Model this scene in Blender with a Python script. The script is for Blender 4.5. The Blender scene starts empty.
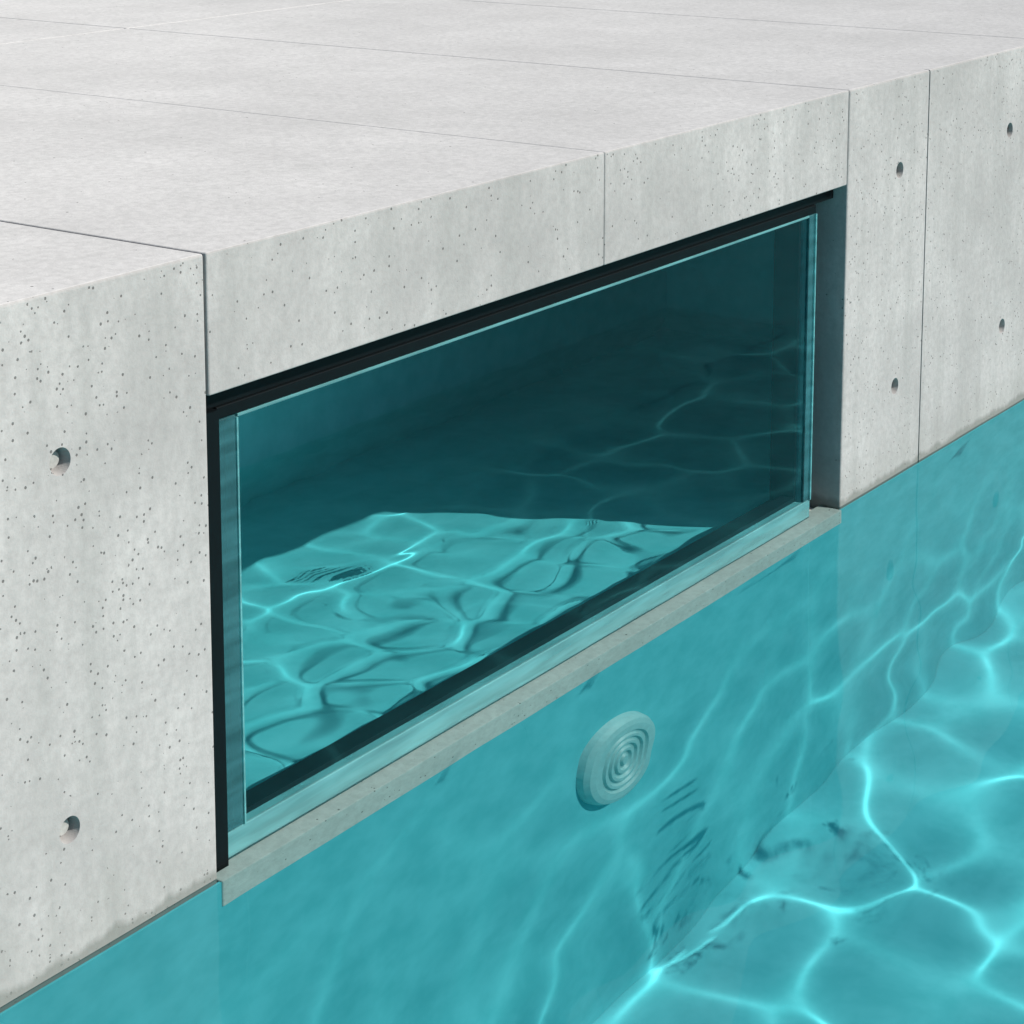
import bpy, bmesh, math, random
import numpy as np
from mathutils import Vector
random.seed(4)
S=bpy.context.scene
S.view_settings.view_transform='Standard'
S.view_settings.look='None'
S.view_settings.exposure=0
COL=S.collection

# ---------------------------------------------------------------- helpers
def link(o,parent=None):
    COL.objects.link(o)
    if parent: o.parent=parent
    return o
def empty(name):
    o=bpy.data.objects.new(name,None); COL.objects.link(o); return o
def mesh_obj(name,verts,faces,mat,parent=None,smooth=False):
    me=bpy.data.meshes.new(name); me.from_pydata(verts,[],faces); me.update()
    if mat: me.materials.append(mat)
    if smooth:
        me.polygons.foreach_set('use_smooth',[True]*len(me.polygons))
    o=bpy.data.objects.new(name,me)
    return link(o,parent)
def box(name,x0,x1,y0,y1,z0,z1,mat,parent=None,bevel=0.0):
    v=[(x,y,z) for x in(x0,x1) for y in(y0,y1) for z in(z0,z1)]
    f=[(0,1,3,2),(4,6,7,5),(0,4,5,1),(2,3,7,6),(0,2,6,4),(1,5,7,3)]
    o=mesh_obj(name,v,f,mat,parent)
    if bevel:
        m=o.modifiers.new('bevel','BEVEL'); m.width=bevel; m.segments=3; m.limit_method='ANGLE'
    return o
def extrude_profile(name,prof,x0,x1,mat,parent=None,bevel=0.0):
    n=len(prof)
    v=[(x0,y,z) for y,z in prof]+[(x1,y,z) for y,z in prof]
    f=[tuple(range(n)),tuple(range(2*n-1,n-1,-1))]
    for i in range(n):
        j=(i+1)%n; f.append((i,i+n,j+n,j))
    o=mesh_obj(name,v,f,mat,parent)
    bm=bmesh.new(); bm.from_mesh(o.data); bmesh.ops.recalc_face_normals(bm,faces=bm.faces); bm.to_mesh(o.data); bm.free()
    if bevel:
        m=o.modifiers.new('bevel','BEVEL'); m.width=bevel; m.segments=3; m.limit_method='ANGLE'
    return o
class NT:
    def __init__(s,name):
        s.mat=bpy.data.materials.new(name); s.mat.use_nodes=True
        s.t=s.mat.node_tree; s.t.nodes.clear()
        s.out=s.t.nodes.new('ShaderNodeOutputMaterial')
        s.geo=s.t.nodes.new('ShaderNodeNewGeometry')
        s.P=s.geo.outputs['Position']
    def n(s,typ,**k):
        nd=s.t.nodes.new(typ)
        for a,b in k.items(): setattr(nd,a,b)
        return nd
    def l(s,a,b): s.t.links.new(a,b)
    def setin(s,sock,v):
        if isinstance(v,bpy.types.NodeSocket): s.l(v,sock)
        else: sock.default_value=v
    def math(s,op,a,b=0.0,clamp=False):
        nd=s.n('ShaderNodeMath',operation=op); nd.use_clamp=clamp
        s.setin(nd.inputs[0],a); s.setin(nd.inputs[1],b); return nd.outputs[0]
    def mapping(s,scale):
        nd=s.n('ShaderNodeMapping'); s.l(s.P,nd.inputs['Vector']); nd.inputs['Scale'].default_value=scale; return nd.outputs[0]
    def noise(s,scale,detail=4,rough=.55,vec=None,dist=0):
        nd=s.n('ShaderNodeTexNoise'); s.l(vec or s.P,nd.inputs['Vector'])
        nd.inputs['Scale'].default_value=scale; nd.inputs['Detail'].default_value=detail
        nd.inputs['Roughness'].default_value=rough; nd.inputs['Distortion'].default_value=dist
        return nd.outputs['Fac']
    def vor(s,scale,vec=None,rnd=1):
        nd=s.n('ShaderNodeTexVoronoi'); s.l(vec or s.P,nd.inputs['Vector']); nd.inputs['Scale'].default_value=scale
        nd.inputs['Randomness'].default_value=rnd
        return nd
    def rng(s,v,a,b,c=0.,d=1.,smooth=False):
        nd=s.n('ShaderNodeMapRange'); nd.interpolation_type='SMOOTHSTEP' if smooth else 'LINEAR'
        s.setin(nd.inputs[0],v)
        for i,x in enumerate((a,b,c,d)): nd.inputs[i+1].default_value=x
        return nd.outputs[0]
    def mix(s,f,a,b,blend='MIX'):
        nd=s.n('ShaderNodeMix',data_type='RGBA',blend_type=blend)
        s.setin(nd.inputs[0],f); s.setin(nd.inputs[6],a); s.setin(nd.inputs[7],b); return nd.outputs[2]
def rgb(r,g,b): return (r,g,b,1)

# ---------------------------------------------------------------- materials
def plaster_color(m,base):
    b=m.noise(9,3,.6)
    return m.mix(m.rng(b,.35,.65),rgb(base[0]*.85,base[1]*.92,base[2]*.92),rgb(base[0]*1.15,base[1]*1.05,base[2]*1.05))
def concrete(name,pits=1.0,base=(.47,.465,.45),deck=False):
    m=NT(name); bs=m.n('ShaderNodeBsdfDiffuse'); m.l(bs.outputs[0],m.out.inputs[0]); bs.inputs['Roughness'].default_value=.4
    big=m.noise(1.9,5,.68); fine=m.noise(60,3,.72)
    streak=m.noise(3.2,4,.62,vec=m.mapping((3.4,3.4,.45)))
    sep=m.n('ShaderNodeSeparateXYZ'); m.l(m.P,sep.inputs[0]); z=sep.outputs[2]
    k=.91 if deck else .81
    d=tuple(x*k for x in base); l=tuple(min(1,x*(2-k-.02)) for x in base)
    col=m.mix(m.rng(big,.33,.67),rgb(*d),rgb(*l))
    col=m.mix(m.rng(streak,.46,.72,0,.22 if deck else .62),col,rgb(base[0]*.72,base[1]*.74,base[2]*.73))
    col=m.mix(m.rng(fine,.33,.62,.38,0),col,rgb(base[0]*.62,base[1]*.62,base[2]*.62))
    def pit(scale,r,frac):
        v=m.vor(scale); sp=m.n('ShaderNodeSeparateColor'); m.l(v.outputs['Color'],sp.inputs[0])
        on=m.math('LESS_THAN',sp.outputs[0],frac)
        rad=m.math('MULTIPLY',m.math('MULTIPLY',sp.outputs[1],sp.outputs[1]),r)
        dd=m.math('SUBTRACT',rad,v.outputs['Distance'])
        return m.math('MULTIPLY',m.rng(dd,0.0,.07,0,1),on)
    dens=m.math('MULTIPLY',m.rng(big,.38,.62,.3,1.5),m.rng(sep.outputs[0],-.02,.02,1.5,.85))
    pits_=m.math('MAXIMUM',pit(150,.38,m.math('MULTIPLY',dens,.26*pits)),pit(58,.15,m.math('MULTIPLY',dens,.12*pits)))
    col=m.mix(m.math('MULTIPLY',pits_,.74),col,rgb(.08,.08,.075))
    if not deck:
        zz=m.math('SUBTRACT',z,m.rng(streak,.3,.7,.002,.024))
        wet=m.rng(zz,-.004,.008,1,0)
        damp=m.rng(m.math('SUBTRACT',z,m.rng(streak,.3,.7,.02,.10)),-.02,.06,.28,0)
        col=m.mix(damp,col,rgb(base[0]*.62,base[1]*.63,base[2]*.6))
        col=m.mix(m.math('MULTIPLY',wet,.75),col,rgb(.21,.215,.195))
    m.l(col,bs.inputs['Color'])
    h=m.math('SUBTRACT',m.math('MULTIPLY',fine,.7),m.math('MULTIPLY',pits_,1.2))
    bp=m.n('ShaderNodeBump'); bp.inputs['Strength'].default_value=.5; bp.inputs['Distance'].default_value=.003
    m.l(h,bp.inputs['Height']); m.l(bp.outputs[0],bs.inputs['Normal'])
    return m.mat
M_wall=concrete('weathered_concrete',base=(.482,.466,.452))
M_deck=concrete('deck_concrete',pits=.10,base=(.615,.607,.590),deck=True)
M_sill=concrete('sill_concrete',pits=.4,base=(.58,.60,.56),deck=True)
def plaster(name,base):
    m=NT(name); bs=m.n('ShaderNodeBsdfDiffuse'); m.l(bs.outputs[0],m.out.inputs[0])
    m.l(plaster_color(m,base),bs.inputs['Color'])
    return m.mat
M_pool=plaster('pool_plaster',(.125,.57,.62))
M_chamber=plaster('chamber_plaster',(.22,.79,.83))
def water(name,tint,refl):
    m=NT(name)
    g=m.n('ShaderNodeBsdfRefraction'); g.inputs['IOR'].default_value=1.333; g.inputs['Roughness'].default_value=0
    g.inputs['Color'].default_value=rgb(*tint)
    gl=m.n('ShaderNodeBsdfGlossy'); gl.inputs['Roughness'].default_value=0
    fr=m.n('ShaderNodeFresnel'); fr.inputs[0].default_value=1.333
    mx=m.n('ShaderNodeMixShader'); m.l(m.math('MULTIPLY',fr.outputs[0],refl),mx.inputs[0]); m.l(g.outputs[0],mx.inputs[1]); m.l(gl.outputs[0],mx.inputs[2])
    m.l(mx.outputs[0],m.out.inputs[0]); return m.mat
M_water=water('water',(.88,.985,.99),.55)
def simple(name,col,rough=.5,metal=0,noise=.15,scale=40,spec=.5):
    m=NT(name); bs=m.n('ShaderNodeBsdfPrincipled'); m.l(bs.outputs[0],m.out.inputs[0])
    f=m.noise(scale,2); m.l(m.mix(m.rng(f,.3,.7,0,noise*2),rgb(*col),rgb(*(x*.6 for x in col))),bs.inputs['Base Color'])
    bs.inputs['Roughness'].default_value=rough; bs.inputs['Metallic'].default_value=metal
    bs.inputs['Specular IOR Level'].default_value=spec
    return m.mat
M_black=simple('black_frame',(.003,.005,.006),.5,spec=.12)
M_joint=simple('joint_filler',(.02,.019,.018),.9,spec=.1)
M_plug=simple('tie_hole_plug',(.40,.40,.38),.9,0,.3,150)
M_lamp=simple('fixture_plastic',(.34,.62,.62),.5,0,.15,60)
M_ground=simple('ground_soil',(.34,.33,.30),.95,0,.3,3)
m=NT('tinted_glass_pane'); tr=m.n('ShaderNodeBsdfTransparent'); tr.inputs[0].default_value=rgb(.80,.97,.985)
gl=m.n('ShaderNodeBsdfGlossy'); gl.inputs['Roughness'].default_value=0.0; gl.inputs[0].default_value=rgb(.95,1,1)
vm=m.n('ShaderNodeVectorMath',operation='DOT_PRODUCT'); m.l(m.geo.outputs['Incoming'],vm.inputs[0]); m.l(m.geo.outputs['Normal'],vm.inputs[1])
c1=m.math('SUBTRACT',1.0,m.math('ABSOLUTE',vm.outputs['Value']),True)
fr=m.math('ADD',m.math('MULTIPLY',m.math('POWER',c1,5.0),.9),.045)
mx=m.n('ShaderNodeMixShader'); m.l(fr,mx.inputs[0]); m.l(tr.outputs[0],mx.inputs[1]); m.l(gl.outputs[0],mx.inputs[2]); m.l(mx.outputs[0],m.out.inputs[0])
M_pane=m.mat
def edge_glass(name,col,trans,rough,var=.55):
    m=NT(name); bs=m.n('ShaderNodeBsdfPrincipled'); m.l(bs.outputs[0],m.out.inputs[0])
    f=m.noise(6,2,vec=m.mapping((1,4,9)))
    m.l(m.mix(m.rng(f,.35,.65),rgb(*(x*var for x in col)),rgb(*col)),bs.inputs['Base Color'])
    bs.inputs['Roughness'].default_value=rough; bs.inputs['IOR'].default_value=1.5
    bs.inputs['Transmission Weight'].default_value=trans
    return m.mat
M_edge=edge_glass('polished_glass_edge',(.30,.76,.78),.62,.05,.7)
M_edge_dark=edge_glass('dark_glass_edge',(.14,.47,.52),.76,.05)

# ---------------------------------------------------------------- concrete deck + wall
DZ=.97; LZ=.755
deck=empty('concrete_pool_deck')
legprof=[(0,-1.6),(0,DZ),(2.227,DZ),(2.227,LZ),(.14,LZ),(.14,-1.6)]
linprof=[(0,LZ),(0,DZ),(2.227,DZ),(2.227,LZ)]
xs=[-3.3,-2.2,-1.1,0,1.086,2.107,3.3,4.4,5.5,6.6,7.7,8.8,9.9,11,12.1]
receivers=[]
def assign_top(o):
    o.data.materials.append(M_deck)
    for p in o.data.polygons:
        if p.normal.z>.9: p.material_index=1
holes=[(-.296,.733),(-.301,.201),(2.384,.749),(2.39,.2245),(3.054,.758),(3.048,.237),(-.96,.735),(-.96,.2),(4.0,.74),(4.0,.22)]
g=.0024
for i in range(len(xs)-1):
    x0,x1=xs[i],xs[i+1]
    lint=(i in(3,4))
    a=x0+(g if x0!=1.086 else .0007); b=x1-(g if x1!=1.086 else .0007)
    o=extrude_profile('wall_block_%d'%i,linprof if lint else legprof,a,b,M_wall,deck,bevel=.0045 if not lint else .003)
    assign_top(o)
    if not lint: receivers.append(o)
    hs=[h for h in holes if x0<h[0]<x1 and not lint]
    bm=bmesh.new()
    for hx,hz in hs:
        n=40; ra,rb=.0205,.0175
        f=[bm.verts.new((hx+ra*math.cos(t),-.01,hz+ra*math.sin(t))) for t in [2*math.pi*k/n for k in range(n)]]
        r=[bm.verts.new((hx+rb*math.cos(t),.022,hz+rb*math.sin(t))) for t in [2*math.pi*k/n for k in range(n)]]
        bm.faces.new(f); bm.faces.new(r[::-1])
        for k in range(n): bm.faces.new((f[k],r[k],r[(k+1)%n],f[(k+1)%n]))
        pv=[(hx,.0145,hz)]+[(hx+rr*math.cos(2*math.pi*k/24),yy,hz+rr*math.sin(2*math.pi*k/24)) for rr,yy in((.0120,.0145),(.0150,.0215)) for k in range(24)]
        pf=[(0,1+(k+1)%24,1+k) for k in range(24)]+[(1+k,1+(k+1)%24,25+(k+1)%24,25+k) for k in range(24)]
        mesh_obj('tie_plug',pv,pf,M_plug,deck)
    if i==5:
        geom=bmesh.ops.create_cube(bm,size=1)
        for v in geom['verts']:
            v.co=Vector((2.539+v.co.x*.006,0.0+v.co.y*.03,-.3+v.co.z*2.56))
    if len(bm.verts):
        bmesh.ops.recalc_face_normals(bm,faces=bm.faces)
        cm=bpy.data.meshes.new('cut'); bm.to_mesh(cm)
        co=bpy.data.objects.new('cut',cm); COL.objects.link(co)
        md=o.modifiers.new('holes','BOOLEAN'); md.operation='DIFFERENCE'; md.object=co; md.solver='EXACT'
        bpy.context.view_layer.update()
        dg=bpy.context.evaluated_depsgraph_get()
        nm=bpy.data.meshes.new_from_object(o.evaluated_get(dg))
        o.modifiers.clear(); o.data=nm
        bpy.data.objects.remove(co)
    bm.free()
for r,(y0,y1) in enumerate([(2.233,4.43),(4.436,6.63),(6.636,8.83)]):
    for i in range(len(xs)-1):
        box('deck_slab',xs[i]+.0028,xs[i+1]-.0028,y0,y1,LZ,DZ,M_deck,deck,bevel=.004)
box('joint_bed',-3.29,12.09,.012,8.82,.758,.945,M_joint,deck)
box('underwater_wall',0.0005,2.1065,0.0,.14,-1.6,-.098,M_pool,deck)
sill=box('window_sill',.001,2.106,-.0065,.118,-.100,-.012,M_sill,None,bevel=.003); receivers.append(sill)

# ---------------------------------------------------------------- window
win=empty('pool_viewing_window')
fy0,fy1=.082,.1175
for n_,a in {'frame_top':(.001,2.106,.69,.7545),'frame_bottom':(.001,2.106,-.0115,.030),'frame_left':(.001,.100,.0305,.6895),'frame_right':(1.985,2.106,.0305,.6895)}.items():
    box(n_,a[0],a[1],fy0,fy1,a[2],a[3],M_black,win)
box('head_liner',.001,2.106,.034,.0815,.722,.7545,M_black,win)
box('side_liner',.001,.044,.02,.0815,-.0115,.7215,M_black,win)
box('glass_rim_bottom',.050,2.015,.030,.078,-.010,.040,M_edge,win,bevel=.002)
box('head_bar',.050,2.015,.030,.078,.702,.7215,M_black,win,bevel=.002)
box('glass_rim_top',.0965,1.9835,.030,.078,.6965,.7015,M_edge,win,bevel=.001)
box('glass_rim_left',.050,.092,.030,.078,.0405,.7015,M_edge_dark,win,bevel=.002)
box('glass_rim_left_arris',.0925,.0965,.0285,.0400,.0405,.6965,M_edge,win,bevel=.0005)
box('glass_rim_right',1.984,2.015,.030,.078,.0405,.7015,M_edge_dark,win,bevel=.002)
box('glass_rim_right_arris',2.009,2.0145,.0265,.0298,.0405,.7015,M_edge,win,bevel=.0005)
gk=[(.0965,1.9835,.0405,.050),(.0965,1.9835,.688,.6960),(.0965,.103,.0505,.6875),(1.975,1.9835,.0505,.6875)]
for i,a in enumerate(gk): box('gasket_%d'%i,a[0],a[1],.05,.0815,a[2],a[3],M_black,win)
mesh_obj('glass_pane',[(.0970,.034,.0405),(1.9835,.034,.0405),(1.9835,.034,.6960),(.0970,.034,.6960)],[(0,1,2,3)],M_pane,win)

# ---------------------------------------------------------------- chamber behind glass
ch=empty('covered_pool_basin')
cx0,cx1,cy1=-.5,3.6,1.35; za,zb=-.075,-.28
cv=[(cx0,.1185,za),(cx1,.1185,za),(cx1,cy1,zb),(cx0,cy1,zb),(cx0,.1185,.76),(cx1,.1185,.76),(cx1,cy1,.76),(cx0,cy1,.76)]
o=mesh_obj('basin_shell',cv,[(0,1,2,3),(3,2,6,7),(0,3,7,4),(1,5,6,2)],M_chamber,ch); receivers.append(o)

# ---------------------------------------------------------------- water surfaces
def waves(X,Y,seed,lmin,lmax,n,lap_rms):
    r=np.random.RandomState(seed); Z=np.zeros_like(X); L2=0
    for i in range(n):
        lam=lmin*(lmax/lmin)**r.rand(); k=2*np.pi/lam; th=r.rand()*2*np.pi
        A=lam**1.9*(.5+r.rand()); ph=r.rand()*2*np.pi
        Z+=A*np.cos(k*(X*np.cos(th)+Y*np.sin(th))+ph); L2+=.5*(A*k*k)**2
    return Z*lap_rms/math.sqrt(L2)
def cells(X,Y,seed,s,beta,c,e,warp):
    """network of soft crests between shallow troughs (shaped to focus sunlight into caustic lines)"""
    Xw=X.copy(); Yw=Y.copy()
    r=np.random.RandomState(seed+2)
    for W_ in (0,1):
        for i in range(7):
            lam=s*(1.2+2*r.rand()); th=r.rand()*6.283; ph=r.rand()*6.283
            q=2*np.pi/lam*(X*np.cos(th)+Y*np.sin(th))
            if W_: Yw+=warp*lam*.5*np.cos(q+ph)
            else: Xw+=warp*lam*.5*np.cos(q+ph)
    gx,gy=Xw/s,Yw/s; ix=np.floor(gx).astype(int); iy=np.floor(gy).astype(int)
    N=256; rr=np.random.RandomState(seed); JX=rr.rand(N,N); JY=rr.rand(N,N)
    acc=np.zeros_like(X)
    for dx in(-2,-1,0,1,2):
        for dy in(-2,-1,0,1,2):
            a=(ix+dx)%N; b=(iy+dy)%N
            px=(ix+dx+.12+.76*JX[a,b])*s; py=(iy+dy+.12+.76*JY[a,b])*s
            acc+=np.exp(-beta*np.sqrt((Xw-px)**2+(Yw-py)**2+e*e))
    Z=-c/beta*np.log(acc+1e-30)
    return Z-Z.mean()
def grid_obj(name,xa,ya,fn,mat,parent=None):
    X,Y=np.meshgrid(xa,ya,indexing='xy'); Z=fn(X,Y)
    nx,ny=len(xa),len(ya)
    co=np.stack([X,Y,Z],-1).reshape(-1,3)
    idx=np.arange(nx*ny).reshape(ny,nx)
    f=np.stack([idx[:-1,:-1],idx[:-1,1:],idx[1:,1:],idx[1:,:-1]],-1).reshape(-1,4)
    me=bpy.data.meshes.new(name)
    me.vertices.add(len(co)); me.vertices.foreach_set('co',co.ravel())
    me.loops.add(f.size); me.loops.foreach_set('vertex_index',f.ravel())
    me.polygons.add(len(f)); me.polygons.foreach_set('loop_start',np.arange(0,f.size,4)); me.polygons.foreach_set('loop_total',np.full(len(f),4))
    me.update(calc_edges=True); me.polygons.foreach_set('use_smooth',[True]*len(f)); me.materials.append(mat)
    o=bpy.data.objects.new(name,me); return link(o,parent)
fx=np.concatenate([np.linspace(-3.28,-.9,30)[:-1],np.arange(-.9,5.2,.007),np.linspace(5.21,12,60)])
fyy=np.concatenate([np.linspace(-9,-2.6,50)[:-1],np.arange(-2.6,.0481,.007)])
def fn_outer(X,Y):
    Z=cells(X,Y,21,.27,36,.0385,.13,.045)+waves(X,Y,11,.35,.7,20,.05)
    fade=np.clip((X+1.4)/.5,0,1)*np.clip((5.8-X)/.6,0,1)*np.clip((Y+3.0)/.4,0,1)
    t=np.clip((-Y-.15)/.5,0,1); shore=.4+.6*t*t*(3-2*t)
    return Z*fade*shore
w1=grid_obj('pool_water',fx,fyy,fn_outer,M_water)
def fn_inner(X,Y): return cells(X,Y,45,.155,75,.104,.075,.045)-.006
w2=grid_obj('covered_pool_water',np.arange(cx0+.002,cx1,.004),np.arange(.1195,cy1,.004),fn_inner,M_water)

# ---------------------------------------------------------------- pool basin
bx0,bx1,by0,bz=-3.28,12.0,-9.0,-1.5
pool=empty('pool_basin')
v=[(bx0,by0,bz),(bx1,by0,bz),(bx1,.0005,bz),(bx0,.0005,bz),(bx0,by0,DZ),(bx1,by0,DZ),(bx1,0,DZ),(bx0,0,DZ)]
o=mesh_obj('basin_shell_outer',v,[(0,1,2,3),(0,4,5,1),(0,3,7,4),(1,5,6,2)],M_pool,pool); receivers.append(o)
o=box('wall_lining',bx0,bx1,-.004,.001,-1.499,-.016,M_pool,pool); receivers.append(o)
G=400
gv=[(-G,-G,.93),(G,-G,.93),(G,G,.93),(-G,G,.93),(bx0,by0,.93),(bx1,by0,.93),(bx1,8.8,.93),(bx0,8.8,.93)]
mesh_obj('ground',gv,[(0,1,5,4),(1,2,6,5),(2,3,7,6),(3,0,4,7)],M_ground)

# ---------------------------------------------------------------- underwater fixture
prof=[(0,.032),(.010,.032),(.013,.026),(.021,.026),(.024,.032),(.032,.032),(.035,.026),(.043,.026),(.046,.032),(.054,.032),(.057,.026),(.065,.026),(.068,.032),(.076,.032),(.079,.026),(.086,.026),(.090,.032),(.110,.031),(.124,.026),(.132,.015),(.135,.0)]
n=72; FX,FZ=1.12,-.53; vv=[(FX,-.004-prof[0][1],FZ)]; ff=[]
for r,d in prof[1:]:
    for k in range(n):
        t=2*math.pi*k/n; vv.append((FX+r*math.cos(t),-.004-d,FZ+r*1.25*math.sin(t)))
for k in range(n): ff.append((0,1+k,1+(k+1)%n))
for j in range(len(prof)-2):
    for k in range(n):
        a=1+j*n+k; b=1+j*n+(k+1)%n; ff.append((a,a+n,b+n,b))
o=mesh_obj('underwater_pool_light',vv,ff,M_lamp,None)
bm=bmesh.new(); bm.from_mesh(o.data); bmesh.ops.recalc_face_normals(bm,faces=bm.faces); bm.to_mesh(o.data); bm.free()
receivers.append(o)

# ---------------------------------------------------------------- light
el=math.radians(39); hx,hy=.30,-.954
sd=Vector((hx*math.cos(el),hy*math.cos(el),math.sin(el)))
sun=bpy.data.lights.new('sun','SUN'); sun.energy=5.0; sun.angle=math.radians(.5); sun.color=(1,.965,.91)
so=bpy.data.objects.new('sun',sun); COL.objects.link(so); so.location=(4,-6,8)
so.rotation_euler=(-sd).to_track_quat('-Z','Y').to_euler()
W=bpy.data.worlds.new('World'); S.world=W; W.use_nodes=True
nt=W.node_tree; bg=nt.nodes['Background']; sk=nt.nodes.new('ShaderNodeTexSky'); sk.sky_type='NISHITA'; sk.sun_disc=False
sk.sun_elevation=el; sk.sun_rotation=math.atan2(hx,hy); nt.links.new(sk.outputs[0],bg.inputs[0]); bg.inputs[1].default_value=.08
sun.cycles.is_caustics_light=True
for w in(w1,w2): w.cycles.is_caustics_caster=True
for r in receivers: r.cycles.is_caustics_receiver=True

# ---------------------------------------------------------------- camera
cam=bpy.data.cameras.new('camera'); cam.sensor_width=36; cam.lens=77.2; cam.shift_y=-375/1024
cam.clip_start=.05; cam.clip_end=1500
c=bpy.data.objects.new('camera',cam); COL.objects.link(c); c.location=(-2.313,-2.144,1.64)
c.rotation_euler=(math.radians(90-9.08),0,math.radians(-55.3)); S.camera=c
